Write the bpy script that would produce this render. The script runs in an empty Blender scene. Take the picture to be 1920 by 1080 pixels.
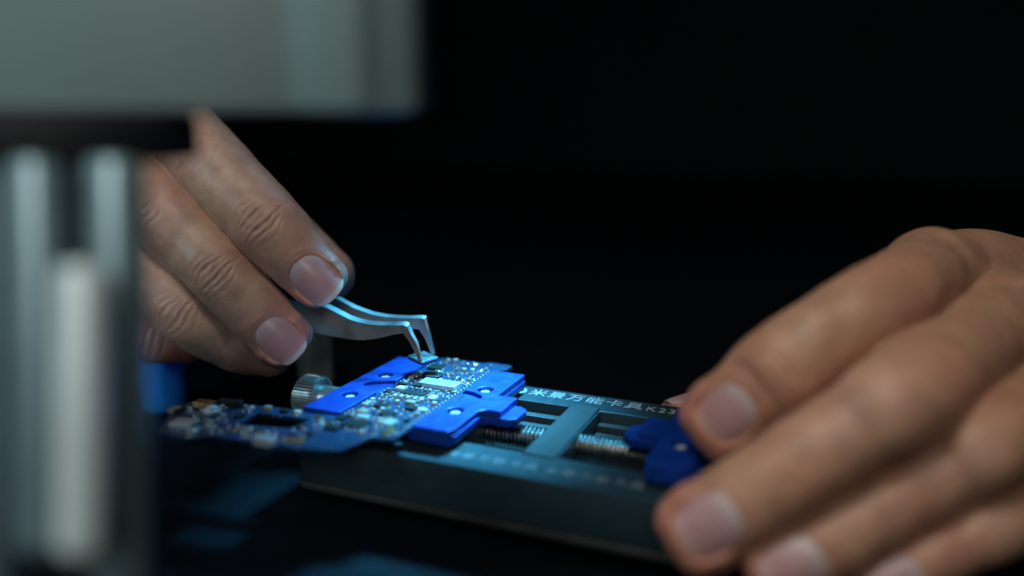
import bpy, bmesh, math, random
import numpy as np
import openvdb
from mathutils import Vector, Matrix, kdtree

# ------------------------------------------------------------------ basics
# every length below is in millimetres; MM turns it into metres
MM = 0.001
rnd = random.Random(7)
sc = bpy.context.scene
C = sc.collection
YAW = math.radians(23.0); PITCH = math.radians(12.08); FPX = 1588.0; CAMZ = 70.0

def at(x, y, d):
    """point seen at photo position x, y (1920 wide) at distance d along the lens axis"""
    X = (x - 960) / FPX; Y = (540 - y) / FPX
    fw = (math.cos(PITCH) + Y * math.sin(PITCH)) * d
    r = X * d
    return Vector((r * math.cos(YAW) - fw * math.sin(YAW), r * math.sin(YAW) + fw * math.cos(YAW),
                   CAMZ + (Y * math.cos(PITCH) - math.sin(PITCH)) * d))

TO_CAM = Vector((math.sin(YAW), -math.cos(YAW), 0.12)).normalized()
RIGHT = Vector((math.cos(YAW), math.sin(YAW), 0))

def tag(o, label=None, cat=None, group=None, kind=None):
    if label: o['label'] = label
    if cat: o['category'] = cat
    if group: o['group'] = group
    if kind: o['kind'] = kind
    return o

def empty(name, loc):
    o = bpy.data.objects.new(name, None); C.objects.link(o)
    o.location = Vector(loc) * MM; o.empty_display_size = 0.005
    return o

def link(name, me, mat, parent=None, smooth=None):
    """me is in world millimetres; the object keeps it where it is, under its parent"""
    if mat is not None and len(me.materials) == 0:
        for m in (mat if isinstance(mat, (list, tuple)) else [mat]): me.materials.append(m)
    off = Vector(parent.matrix_world_mm) if parent is not None and hasattr(parent, 'matrix_world_mm') else Vector((0, 0, 0))
    o = bpy.data.objects.new(name, me); C.objects.link(o)
    if smooth is not None:
        for p in me.polygons: p.use_smooth = True
        me.set_sharp_from_angle(angle=math.radians(smooth))
    if parent is not None: o.parent = parent
    return o

def world_mm(o):
    v = Vector((0, 0, 0))
    while o is not None:
        v += o.location / MM; o = o.parent
    return v

def put(name, verts, faces, mat, parent=None, smooth=None, center=True, mats=None):
    """mesh object from world-millimetre vertices, origin at the middle of its base"""
    V = [Vector(v) for v in verts]
    lo = Vector([min(v[i] for v in V) for i in range(3)]); hi = Vector([max(v[i] for v in V) for i in range(3)])
    org = Vector(((lo.x + hi.x) / 2, (lo.y + hi.y) / 2, lo.z))
    me = bpy.data.meshes.new(name)
    me.from_pydata([tuple((v - org) * MM) for v in V], [], faces)
    me.update()
    o = link(name, me, mat, parent, smooth)
    base = world_mm(parent) if parent is not None else Vector((0, 0, 0))
    o.location = (org - base) * MM
    if mats: 
        for p, i in zip(me.polygons, mats): p.material_index = i
    return o

def put_mesh(name, me_mm, mat, parent=None, smooth=None):
    V = [v.co.copy() for v in me_mm.vertices]; F = [tuple(p.vertices) for p in me_mm.polygons]
    o = put(name, V, F, mat, parent, smooth)
    bpy.data.meshes.remove(me_mm)
    return o

def put_bm(name, bm, mat, parent=None, smooth=None):
    bmesh.ops.recalc_face_normals(bm, faces=bm.faces)
    me = bpy.data.meshes.new('tmp'); bm.to_mesh(me); bm.free()
    return put_mesh(name, me, mat, parent, smooth)

def round_poly(pts, r, n=5):
    """polygon with its corners rounded; r is one radius or one per corner"""
    out = []; N = len(pts)
    for i, p in enumerate(pts):
        rr = r[i] if isinstance(r, (list, tuple)) else r
        p = Vector(p); a = (Vector(pts[i - 1]) - p); b = (Vector(pts[(i + 1) % N]) - p)
        if rr <= 0: out.append(p); continue
        t = min(rr, a.length * .48, b.length * .48)
        p0 = p + a.normalized() * t; p1 = p + b.normalized() * t
        for k in range(n + 1):
            u = k / n
            out.append(p0 * (1 - u) ** 2 + p * 2 * u * (1 - u) + p1 * u * u)
    return [(q.x, q.y) for q in out]

def circle(cx, cy, r, n=28):
    return [(cx + r * math.cos(2 * math.pi * k / n), cy + r * math.sin(2 * math.pi * k / n)) for k in range(n)]

def plate(name, outer, z0, z1, mat, parent=None, holes=(), bevel=0.15, smooth=35):
    cu = bpy.data.curves.new('tmp', 'CURVE'); cu.dimensions = '2D'; cu.fill_mode = 'BOTH'
    for ring in [outer] + list(holes):
        s = cu.splines.new('POLY'); s.points.add(len(ring) - 1); s.use_cyclic_u = True
        for q, p in zip(s.points, ring): q.co = (p[0], p[1], 0, 1)
    h = (z1 - z0) / 2
    cu.extrude = h - bevel; cu.bevel_depth = bevel; cu.bevel_resolution = 1; cu.offset = -bevel
    ob = bpy.data.objects.new('tmp', cu); C.objects.link(ob)
    bpy.context.view_layer.update()
    me = bpy.data.meshes.new_from_object(ob.evaluated_get(bpy.context.evaluated_depsgraph_get()))
    bpy.data.objects.remove(ob); bpy.data.curves.remove(cu)
    for v in me.vertices: v.co.z += (z0 + z1) / 2
    return put_mesh(name, me, mat, parent, smooth)

def text_mesh(body, size, spacing, x, y, z, mat, name, parent, rot=0.0):
    cu = bpy.data.curves.new('tmp', 'FONT'); cu.body = body; cu.size = size; cu.space_character = spacing
    cu.extrude = 0.03
    ob = bpy.data.objects.new('tmp', cu); C.objects.link(ob)
    bpy.context.view_layer.update()
    me = bpy.data.meshes.new_from_object(ob.evaluated_get(bpy.context.evaluated_depsgraph_get()))
    bpy.data.objects.remove(ob); bpy.data.curves.remove(cu)
    M = Matrix.Translation((x, y, z)) @ Matrix.Rotation(rot, 4, 'Z')
    for v in me.vertices: v.co = M @ v.co
    return put_mesh(name, me, mat, parent)

def lathe_verts(prof, axis_o, axis_d, n=40, wob=None):
    """prof: (distance along the axis, radius)"""
    d = Vector(axis_d).normalized(); a = d.orthogonal().normalized(); b = d.cross(a)
    V = []; F = []
    for i, (t, r) in enumerate(prof):
        for k in range(n):
            an = 2 * math.pi * k / n
            rr = r if wob is None else wob(i, k, r)
            V.append(Vector(axis_o) + d * t + (a * math.cos(an) + b * math.sin(an)) * rr)
    m = len(prof)
    for i in range(m - 1):
        for k in range(n):
            k2 = (k + 1) % n
            F.append((i * n + k, i * n + k2, (i + 1) * n + k2, (i + 1) * n + k))
    F.append(tuple(range(n))[::-1]); F.append(tuple((m - 1) * n + k for k in range(n)))
    return V, F

def lathe(name, prof, axis_o, axis_d, mat, parent=None, n=40, smooth=35, wob=None):
    V, F = lathe_verts(prof, axis_o, axis_d, n, wob)
    return put(name, V, F, mat, parent, smooth)

# ------------------------------------------------------------------ materials
def new_mat(name):
    m = bpy.data.materials.new(name); m.use_nodes = True
    nt = m.node_tree; nt.nodes.clear()
    out = nt.nodes.new('ShaderNodeOutputMaterial'); b = nt.nodes.new('ShaderNodeBsdfPrincipled')
    nt.links.new(b.outputs[0], out.inputs[0])
    return m, nt, b

def simple(name, col, rough=0.5, metal=0.0, spec=0.5, var=0.15, scale=400, bump=0.0, bscale=1500, coat=0.0, bdist=0.0002, rvar=0.1, detail=4):
    """base colour with a little procedural unevenness in colour, gloss and relief"""
    m, nt, b = new_mat(name)
    L = nt.links.new
    tc = nt.nodes.new('ShaderNodeTexCoord')
    n = nt.nodes.new('ShaderNodeTexNoise'); n.inputs['Scale'].default_value = scale; n.inputs['Detail'].default_value = detail
    L(tc.outputs['Object'], n.inputs['Vector'])
    r = nt.nodes.new('ShaderNodeValToRGB')
    r.color_ramp.elements[0].position = .3; r.color_ramp.elements[1].position = .7
    r.color_ramp.elements[0].color = tuple(c * (1 - var) for c in col) + (1,)
    r.color_ramp.elements[1].color = tuple(min(1, c * (1 + var)) for c in col) + (1,)
    L(n.outputs['Fac'], r.inputs['Fac']); L(r.outputs['Color'], b.inputs['Base Color'])
    mr = nt.nodes.new('ShaderNodeMapRange')
    mr.inputs['To Min'].default_value = max(.03, rough - rvar); mr.inputs['To Max'].default_value = min(1, rough + rvar)
    L(n.outputs['Fac'], mr.inputs['Value']); L(mr.outputs[0], b.inputs['Roughness'])
    b.inputs['Metallic'].default_value = metal; b.inputs['Specular IOR Level'].default_value = spec
    b.inputs['Coat Weight'].default_value = coat; b.inputs['Coat Roughness'].default_value = 0.15
    if bump > 0:
        n2 = nt.nodes.new('ShaderNodeTexNoise'); n2.inputs['Scale'].default_value = bscale; n2.inputs['Detail'].default_value = 3
        L(tc.outputs['Object'], n2.inputs['Vector'])
        bp = nt.nodes.new('ShaderNodeBump'); bp.inputs['Strength'].default_value = bump; bp.inputs['Distance'].default_value = bdist
        L(n2.outputs['Fac'], bp.inputs['Height']); L(bp.outputs['Normal'], b.inputs['Normal'])
    return m

M = {}
M['frame'] = simple('dark_grey_coated_metal', (.018, .040, .050), .43, .2, .5, .12, 600, .5, 2600, bdist=.00012)
M['frame_lip'] = simple('worn_grey_metal', (.035, .036, .033), .5, .3, .5, .2, 300, .2, 2000)
M['rubber'] = simple('black_rubber', (.012, .012, .012), .8, 0, .3)
M['bar'] = simple('grained_grey_metal', (.030, .040, .044), .5, .35, .4, .45, 2600, 1.0, 2600, bdist=.0002)
M['bluejaw'] = simple('blue_anodised_aluminium', (.003, .040, .285), .42, .35, .5, .18, 350, .25, 1800, bdist=.00008)
M['steel'] = simple('brushed_steel', (.45, .46, .46), .3, 1.0, .5, .12, 500, .15, 2000, bdist=.00006)
M['thread'] = simple('dark_oiled_steel', (.40, .40, .39), .30, 1.0, .5, .3, 500)
M['knob'] = simple('nickel_plated_knob', (.30, .36, .38), .36, .75, .5, .15, 800, .2, 2500, bdist=.00008)
M['tweezer'] = simple('satin_steel', (.55, .56, .56), .33, 1.0, .5, .04, 300, .15, 3000, bdist=.00005)
M['ink'] = simple('pale_grey_ink', (.33, .37, .38), .5, 0, .5, .3, 900)
M['inkdim'] = simple('dim_grey_ink', (.17, .20, .22), .5, 0, .5, .3, 700)  # darker tone of the ink, for the near rail
M['screwhead'] = simple('bright_screw_metal', (.75, .76, .77), .42, .6, .5, .1, 900)
M['ceramic'] = simple('tan_ceramic', (.22, .17, .14), .45, 0, .5, .3, 900)
M['ceramic_pale'] = simple('pale_ceramic', (.42, .37, .34), .4, 0, .5, .2, 900)
M['solder'] = simple('bright_solder', (.72, .73, .74), .27, 1.0, .5, .1, 1500, .4, 2500, bdist=.00008)
M['gold'] = simple('gold_pads', (.72, .45, .16), .28, 1.0, .5, .15, 900)
M['chip'] = simple('black_epoxy', (.008, .009, .010), .5, 0, .25, .3, 1500, .3, 5000, bdist=.00005)
M['tin'] = simple('tinned_shield', (.60, .60, .60), .40, .8, .5, .12, 250, .15, 900, bdist=.00008)
M['silicon'] = simple('bare_silicon', (.36, .48, .52), .22, .85, .5, .15, 700, .1, 1500, bdist=.00003)
M['housing'] = simple('pale_grey_enamel', (.125, .185, .18), .42, 0, .5, .04, 60, .05, 500, coat=0.0)
M['blackplastic'] = simple('black_plastic', (.004, .005, .006), .65, 0, .2, .2, 100)
M['postmetal'] = simple('satin_grey_metal', (.20, .30, .325), .36, .6, .5, .06, 120)
M['streakpale'] = simple('pale_streak', (.66, .79, .78), .40, .35, .5, .05, 100)  # pale colour stands in for a highlight streak on chrome
M['bottleblue'] = simple('blue_plastic', (.02, .30, .95), .35, 0, .5, .1, 150)
M['cream'] = simple('cream_plastic', (.62, .57, .47), .5, 0, .5, .1, 150)

for k, rad in (('bottleblue', (.2, .5, 1.0)), ('cream', (1.0, .9, .75))):     # both plastics let light through
    pb = [n for n in M[k].node_tree.nodes if n.type == 'BSDF_PRINCIPLED'][0]
    pb.inputs['Subsurface Weight'].default_value = .9; pb.inputs['Subsurface Radius'].default_value = rad; pb.inputs['Subsurface Scale'].default_value = .012

def pcb_material():
    m, nt, b = new_mat('blue_solder_mask')
    L = nt.links.new; N = nt.nodes.new
    tc = N('ShaderNodeTexCoord')
    br = N('ShaderNodeTexBrick'); br.inputs['Scale'].default_value = 1.0
    br.inputs['Brick Width'].default_value = .0031; br.inputs['Row Height'].default_value = .00085
    br.inputs['Mortar Size'].default_value = .00009; br.inputs['Color1'].default_value = (.0007, .014, .046, 1)
    br.inputs['Color2'].default_value = (.001, .023, .070, 1); br.inputs['Mortar'].default_value = (.002, .032, .075, 1)
    L(tc.outputs['Object'], br.inputs['Vector'])
    vo = N('ShaderNodeTexVoronoi'); vo.inputs['Scale'].default_value = 620
    L(tc.outputs['Object'], vo.inputs['Vector'])
    lt = N('ShaderNodeMath'); lt.operation = 'LESS_THAN'; lt.inputs[1].default_value = .16
    L(vo.outputs['Distance'], lt.inputs[0])
    mx = N('ShaderNodeMix'); mx.data_type = 'RGBA'
    mx.inputs['B'].default_value = (.55, .42, .22, 1)
    L(lt.outputs[0], mx.inputs['Factor']); L(br.outputs['Color'], mx.inputs['A'])
    L(mx.outputs['Result'], b.inputs['Base Color'])
    L(lt.outputs[0], b.inputs['Metallic'])
    b.inputs['Roughness'].default_value = .42; b.inputs['Specular IOR Level'].default_value = .35
    bp = N('ShaderNodeBump'); bp.inputs['Strength'].default_value = .5; bp.inputs['Distance'].default_value = .00006
    L(br.outputs['Fac'], bp.inputs['Height']); L(bp.outputs['Normal'], b.inputs['Normal'])
    return m
M['pcb'] = pcb_material()

def table_material():
    m, nt, b = new_mat('dark_speckled_mat')
    L = nt.links.new; N = nt.nodes.new
    tc = N('ShaderNodeTexCoord')
    n = N('ShaderNodeTexNoise'); n.inputs['Scale'].default_value = 1500; n.inputs['Detail'].default_value = 3
    L(tc.outputs['Object'], n.inputs['Vector'])
    n2 = N('ShaderNodeTexNoise'); n2.inputs['Scale'].default_value = 25; n2.inputs['Detail'].default_value = 4
    L(tc.outputs['Object'], n2.inputs['Vector'])
    r = N('ShaderNodeValToRGB'); r.color_ramp.elements[0].color = (.0012, .003, .0055, 1); r.color_ramp.elements[1].color = (.0027, .0055, .009, 1)
    L(n2.outputs['Fac'], r.inputs['Fac']); L(r.outputs['Color'], b.inputs['Base Color'])
    b.inputs['Roughness'].default_value = .6
    b.inputs['Specular IOR Level'].default_value = .10
    bp = N('ShaderNodeBump'); bp.inputs['Strength'].default_value = .8; bp.inputs['Distance'].default_value = .00025
    L(n.outputs['Fac'], bp.inputs['Height']); L(bp.outputs['Normal'], b.inputs['Normal'])
    return m
M['table'] = table_material()
M['back'] = simple('black_cloth', (.006, .010, .012), .9, 0, .2, .3, 8)

def skin_material(name, base, red):
    m, nt, b = new_mat(name)
    L = nt.links.new; N = nt.nodes.new
    tc = N('ShaderNodeTexCoord')
    n = N('ShaderNodeTexNoise'); n.inputs['Scale'].default_value = 170; n.inputs['Detail'].default_value = 5; n.inputs['Roughness'].default_value = .6
    L(tc.outputs['Object'], n.inputs['Vector'])
    r = N('ShaderNodeValToRGB'); r.color_ramp.elements[0].position = .32; r.color_ramp.elements[1].position = .68
    r.color_ramp.elements[0].color = tuple(c * .78 for c in base) + (1,); r.color_ramp.elements[1].color = tuple(c * 1.18 for c in base) + (1,)
    L(n.outputs['Fac'], r.inputs['Fac'])
    nb = N('ShaderNodeTexNoise'); nb.inputs['Scale'].default_value = 75; nb.inputs['Detail'].default_value = 3
    L(tc.outputs['Object'], nb.inputs['Vector'])
    nr = N('ShaderNodeMapRange'); nr.inputs['From Min'].default_value = .42; nr.inputs['From Max'].default_value = .68; nr.inputs['To Max'].default_value = .5
    L(nb.outputs['Fac'], nr.inputs['Value'])
    mo = N('ShaderNodeMix'); mo.data_type = 'RGBA'; mo.inputs['B'].default_value = (red[0] * .92, red[1] * 1.08, red[2] * 1.15, 1)
    L(nr.outputs[0], mo.inputs['Factor']); L(r.outputs['Color'], mo.inputs['A'])
    at_ = N('ShaderNodeAttribute'); at_.attribute_name = 'flush'
    mx = N('ShaderNodeMix'); mx.data_type = 'RGBA'; mx.inputs['B'].default_value = tuple(red) + (1,)
    L(at_.outputs['Fac'], mx.inputs['Factor']); L(mo.outputs['Result'], mx.inputs['A'])
    L(mx.outputs['Result'], b.inputs['Base Color'])
    b.inputs['Roughness'].default_value = .46
    b.inputs['Specular IOR Level'].default_value = .42
    b.inputs['Subsurface Weight'].default_value = .25
    b.inputs['Subsurface Radius'].default_value = (1.0, .36, .18)
    b.inputs['Subsurface Scale'].default_value = .0015
    # fine lattice of skin lines plus pores
    vo = N('ShaderNodeTexVoronoi'); vo.feature = 'DISTANCE_TO_EDGE'; vo.inputs['Scale'].default_value = 1150
    mp = N('ShaderNodeMapping'); mp.inputs['Rotation'].default_value = (0, 0, .7); mp.inputs['Scale'].default_value = (1, .6, 1)
    L(tc.outputs['Object'], mp.inputs['Vector']); L(mp.outputs[0], vo.inputs['Vector'])
    n3 = N('ShaderNodeTexNoise'); n3.inputs['Scale'].default_value = 900; n3.inputs['Detail'].default_value = 4
    L(tc.outputs['Object'], n3.inputs['Vector'])
    ad = N('ShaderNodeMath'); ad.operation = 'MULTIPLY_ADD'; ad.inputs[1].default_value = .5
    L(vo.outputs['Distance'], ad.inputs[0]); L(n3.outputs['Fac'], ad.inputs[2])
    bp = N('ShaderNodeBump'); bp.inputs['Strength'].default_value = .55; bp.inputs['Distance'].default_value = .00016
    L(ad.outputs[0], bp.inputs['Height']); L(bp.outputs['Normal'], b.inputs['Normal'])
    return m
M['skin_l'] = skin_material('skin', (.47, .285, .205), (.48, .215, .165))
M['skin_r'] = skin_material('tanned_skin', (.51, .285, .18), (.51, .20, .14))

def nail_material(tip):
    m, nt, b = new_mat('fingernail')
    L = nt.links.new; N = nt.nodes.new
    uv = N('ShaderNodeUVMap'); sp = N('ShaderNodeSeparateXYZ'); L(uv.outputs[0], sp.inputs[0])
    r = N('ShaderNodeValToRGB'); e = r.color_ramp.elements
    e[0].position = 0; e[0].color = (.62, .48, .48, 1)
    e[1].position = 1; e[1].color = tip + (1,)
    for p, c in ((.16, (.52, .41, .41)), (.34, (.49, .295, .295)), (.76, (.485, .265, .26)), (.88, (.54, .33, .30)), (.93, tip)):
        q = e.new(p); q.color = c + (1,)
    L(sp.outputs['X'], r.inputs['Fac']); L(r.outputs['Color'], b.inputs['Base Color'])
    tc = N('ShaderNodeTexCoord')
    n = N('ShaderNodeTexNoise'); n.inputs['Scale'].default_value = 350
    L(tc.outputs['Object'], n.inputs['Vector'])
    bp = N('ShaderNodeBump'); bp.inputs['Strength'].default_value = .15; bp.inputs['Distance'].default_value = .0002
    L(n.outputs['Fac'], bp.inputs['Height']); L(bp.outputs['Normal'], b.inputs['Normal'])
    b.inputs['Roughness'].default_value = .33
    b.inputs['Subsurface Weight'].default_value = .15
    b.inputs['Subsurface Radius'].default_value = (1, .5, .4); b.inputs['Subsurface Scale'].default_value = .001
    return m
M['nail_l'] = nail_material((.66, .64, .55)); M['nail_r'] = nail_material((.54, .36, .30))

# ------------------------------------------------------------------ table and background
TZ = -17.0
def grid_sheet(name, x0, x1, y0, y1, z, mat):
    o = put(name, [(x0, y0, z), (x1, y0, z), (x1, y1, z), (x0, y1, z)], [(0, 1, 2, 3)], mat)
    return o
tag(grid_sheet('table', -900, 900, -300, 1100, TZ, M['table']), 'dark navy speckled work mat under everything', 'table', kind='structure')
b = put('backdrop', [(-1500, 1100, -20), (1500, 1100, -20), (1500, 1100, 1200), (-1500, 1100, 1200), (-1500, 1110, -20), (1500, 1110, -20), (1500, 1110, 1200), (-1500, 1110, 1200)],
        [(0, 1, 2, 3), (5, 4, 7, 6), (3, 2, 6, 7), (0, 4, 5, 1), (1, 5, 6, 2), (0, 3, 7, 4)], M['back'])
tag(b, 'black unlit background behind the bench', 'backdrop', kind='structure')

# ------------------------------------------------------------------ the board holder
FX0, FX1, FY0, FY1 = -110.6, -14.0, 141.0, 192.0
holder = empty('board_holder', ((FX0 + FX1) / 2, (FY0 + FY1) / 2, TZ))
tag(holder, 'dark grey metal vice with blue jaws, threaded rod and white characters, standing on the mat', 'board holder')
win = [round_poly([(-100.5, 152.5), (-62.4, 152.5), (-62.4, 181.8), (-100.5, 181.8)], .6, 3),
       round_poly([(-54.6, 152.5), (-20, 152.5), (-20, 181.8), (-54.6, 181.8)], .6, 3)]
plate('frame', round_poly([(FX0, FY0), (FX1, FY0), (FX1, FY1), (FX0, FY1)], 1.2), -10.0, 0, M['frame'], holder, holes=win, bevel=.25)
plate('base_plate', round_poly([(FX0 + .3, FY0 - .5), (FX1 - .3, FY0 - .5), (FX1 - .3, FY1 - .3), (FX0 + .3, FY1 - .3)], 1.2), -11.7, -10.1, M['frame_lip'], holder, bevel=.3)
for fx in (FX0 + 12, FX1 - 12):
    for fy in (FY0 + 15, FY1 - 10):
        lathe('foot', [(0, 3.6), (.3, 4.0), (4.9, 4.0), (5.25, 3.7)], (fx, fy, TZ), (0, 0, 1), M['rubber'], holder, 28)
# cross bar, its ends lying on the rails
plate('crossbar', [(-62.0, 151.2), (-55.0, 151.2), (-55.0, 182.6), (-62.0, 182.6)], -5.5, .45, M['bar'], holder, bevel=.3)
# stepped inner ledges along the far rail and the near one
for (y0, y1, z1) in ((178.6, 181.6, -2.4), (174.6, 178.4, -3.9), (152.7, 156.2, -4.4)):
    for (x0, x1) in ((-100.2, -62.6), (-54.4, -20.2)):
        plate('guide_ledge', [(x0, y0), (x1, y0), (x1, y1), (x0, y1)], -7.5, z1, M['bar'], holder, bevel=.22)
# lead screw: one helical thread
def screw(name, x0, x1, cy, cz, r, pitch, mat, parent):
    n = 20; turns = (x1 - x0) / pitch; steps = int(turns * n)
    V = []; F = []
    prof = [(0.0, r - .85), (.22, r - .85), (.5, r), (.78, r)]
    cols = len(prof)
    for i in range(steps + 1):
        a = 2 * math.pi * i / n; xb = x0 + pitch * i / n
        for (t, rr) in prof:
            V.append((xb + t * pitch, cy + rr * math.cos(a), cz + rr * math.sin(a)))
    for i in range(steps):
        for j in range(cols - 1):
            F.append((i * cols + j, i * cols + j + 1, (i + 1) * cols + j + 1, (i + 1) * cols + j))
        if i + n + 1 <= steps:
            F.append((i * cols + cols - 1, (i + n) * cols, (i + n + 1) * cols, (i + 1) * cols + cols - 1))
    return put(name, V, F, mat, parent, 30)
SY, SZ = 166.2, -2.8
screw('lead_screw', -101, -18, SY, SZ, 2.85, .98, M['thread'], holder)
# knurled knob
KN = 42
def knurl(i, k, r):
    return r - (.62 if (k % 4 >= 2 and 2 <= i <= 5) else 0)
lathe('knurled_knob', [(0, 4.3), (.5, 5.1), (.9, 5.5), (1.1, 5.7), (5.6, 5.7), (5.8, 5.6), (6.15, 5.1), (6.2, 3.9)],
      (-129.5, SY + 1.8, -2.0), (1, 0, 0), M['knob'], holder, KN * 4, 20, knurl)
lathe('knob_shaft', [(0, 3.3), (.2, 3.6), (16, 3.6), (16.2, 3.3)], (-123.4, SY + 1.8, -2.0), (1, 0, 0), M['knob'], holder, 36)

# jaws: three stacked layers each, drawn for the jaw left of the board, mirrored for the others
def jaw(label, mirror_x, kind):
    def mx(pts):
        q = [((2 * mirror_x - x) if mirror_x is not None else x, y) for x, y in pts]
        return q if mirror_x is None else q[::-1]
    if kind == 'end':      # plain bar, board on its +x side
        top = round_poly([(-112.7, 146.3), (-103.1, 146.3), (-103.1, 161.6), (-105.5, 162.4), (-109.6, 165.1), (-108.4, 167.7), (-105.4, 169.6), (-103.1, 170.4), (-103.1, 188.1), (-112.7, 188.1)],
                         [.9, .5, .3, 1.2, 1.6, 1.4, 1.2, .3, .5, .9])
        mid = round_poly([(-112.7, 146.3), (-103.1, 146.3), (-103.1, 188.1), (-112.7, 188.1)], [.9, .5, .5, .9])
        low = round_poly([(-112.7, 146.3), (-101.8, 146.3), (-101.8, 188.1), (-112.7, 188.1)], .9)
        hs = [(-107.7, 157.5), (-107.7, 173.2)]
        cx = -107.9
    else:                  # bar with a centre tab, board on its -x side (board edge x = -83)
        top = round_poly([(-84.6, 145.7), (-76.6, 145.7), (-75.6, 147.8), (-75.6, 159.2), (-74.4, 160.6), (-70.9, 160.6), (-70.9, 170.2), (-75.8, 170.2), (-75.8, 186.9), (-84.6, 186.9),
                          (-84.6, 170.6), (-82.1, 170.2), (-78.7, 168.3), (-78.3, 165.9), (-81.3, 163.7), (-84.6, 162.4)],
                         [.4, .6, .6, .7, .7, .2, .2, .3, .6, .4, .3, 1.0, 1.2, 1.4, 1.2, .3])
        mid = round_poly([(-84.6, 145.7), (-76.6, 145.7), (-75.6, 147.8), (-75.6, 159.2), (-74.4, 160.6), (-70.9, 160.6), (-70.9, 170.2), (-75.8, 170.2), (-75.8, 186.9), (-84.6, 186.9)],
                         [.4, .6, .6, .7, .7, .2, .2, .3, .6, .4])
        low = round_poly([(-85.8, 145.7), (-76.4, 145.7), (-75.4, 147.8), (-75.4, 159.0), (-74.0, 160.3), (-69.3, 160.3), (-67.5, 161.6), (-67.5, 167.5), (-69.3, 169.0), (-75.6, 169.2), (-75.6, 186.9), (-85.8, 186.9)],
                         [.6, .6, .6, .7, .6, .7, .6, .6, .7, .3, .6, .5])
        hs = [(-80.4, 157.5), (-80.2, 172.8)]
        cx = -80.1
    if mirror_x is not None: hs = [(2 * mirror_x - x, y) for x, y in hs]; cx = 2 * mirror_x - cx
    H = [circle(x, y, 1.95) for x, y in hs]
    j = plate('jaw', mx(mid), 3.2, 3.95, M['bluejaw'], holder, holes=H, bevel=.1)
    if label: j['label'] = label
    plate('jaw_top', mx(top), 3.85, 4.8, M['bluejaw'], j, holes=H, bevel=.16)
    plate('jaw_base', mx(low), 1.4, 3.3, M['bluejaw'], j, holes=[circle(x, y, .9) for x, y in hs], bevel=.14)
    plate('slide_block', [(cx - 4, 157.8), (cx + 4, 157.8), (cx + 4, 174.6), (cx - 4, 174.6)], -8.6, 1.6, M['frame'], j, bevel=.2)
    for x, y in hs:
        V, F = lathe_verts([(0, 1.2), (.9, 1.2), (1.15, 1.0), (1.15, .62), (.7, .5)], (x, y, 3.1), (0, 0, 1), 22)
        put('screw_head', V, F, M['screwhead'], j, 35)
    return j
jaw(None, None, 'end')
jaw(None, None, 'tab')
jaw('blue jaw with a centre tab, under the fingertips', -55.5, 'tab')
# inscription on the far rail: a ring emblem, then the characters
em = bmesh.new()
def flat_ring(bm, cx, cy, r0, r1, z0, z1, n=30, a0=0, a1=2 * math.pi):
    rows = []
    for k in range(n + 1):
        a = a0 + (a1 - a0) * k / n
        c, s = math.cos(a), math.sin(a)
        rows.append([bm.verts.new((cx + r * c, cy + r * s, z)) for r, z in ((r0, z0), (r0, z1), (r1, z1), (r1, z0))])
    for k in range(n):
        for i in range(4):
            bm.faces.new((rows[k][i], rows[k + 1][i], rows[k + 1][(i + 1) % 4], rows[k][(i + 1) % 4]))
def flat_box(bm, x0, x1, y0, y1, z0, z1):
    vs = [bm.verts.new(p) for p in ((x0, y0, z0), (x1, y0, z0), (x1, y1, z0), (x0, y1, z0), (x0, y0, z1), (x1, y0, z1), (x1, y1, z1), (x0, y1, z1))]
    for f in ((3, 2, 1, 0), (4, 5, 6, 7), (0, 1, 5, 4), (1, 2, 6, 5), (2, 3, 7, 6), (3, 0, 4, 7)): bm.faces.new([vs[i] for i in f])
flat_ring(em, -78.0, 188.2, 1.5, 2.05, -.01, .05)
flat_ring(em, -78.0, 188.2, .55, 1.05, -.01, .05, 24, .8, 5.4)
put_bm('emblem', em, M['ink'], holder)
text_mesh('米景万能卡具', 4.7, 1.08, -75.0, 186.6, .02, M['ink'], 'lettering', holder)
text_mesh('K23', 4.0, 1.15, -45.2, 186.5, .02, M['ink'], 'lettering', holder)
text_mesh('米景万能卡具 米景万能卡具', 3.1, 1.2, -76.6, 145.0, .02, M['inkdim'], 'lettering', holder)

# ------------------------------------------------------------------ circuit board
PZ0, PZ1 = 3.42, 4.22
board = empty('circuit_board', (-93.7, 161.0, PZ0))
tag(board, 'blue L-shaped circuit board crowded with tiny components, clamped between the blue jaws', 'circuit board')
outline = round_poly([(-102.8, 145.9), (-109.5, 144.6), (-116.8, 145.2), (-128.3, 143.9), (-138.6, 142.3), (-140.2, 136.5), (-132.0, 123.3), (-123.6, 123.1), (-119.7, 126.4), (-108.0, 127.0), (-99.4, 128.0), (-91.7, 129.9), (-89.9, 138.0), (-84.9, 139.0),
                      (-84.9, 163.2), (-83.5, 164.7), (-83.5, 168.5), (-84.9, 169.8), (-84.9, 188.1), (-82.3, 189.9), (-82.1, 194.0), (-88.7, 194.6), (-89.9, 193.2), (-102.8, 193.4)],
                     [.5, .8, .8, .8, 1.2, 1, 1, 1, .8, .6, .6, .8, .8, .8, .5, .5, .5, .5, .5, .8, .8, .6, .6, .8], 3)
bholes = [round_poly([(-119.6, 133.5), (-108.0, 135.7), (-107.4, 141.6), (-120.4, 140.6)], .6, 3),
          circle(-96.4, 180.8, .9, 16), circle(-87.8, 148.8, .8, 16), circle(-105.6, 132.7, .8, 16)]
plate('board_panel', outline, PZ0, PZ1, M['pcb'], board, holes=bholes, bevel=.05)

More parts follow.
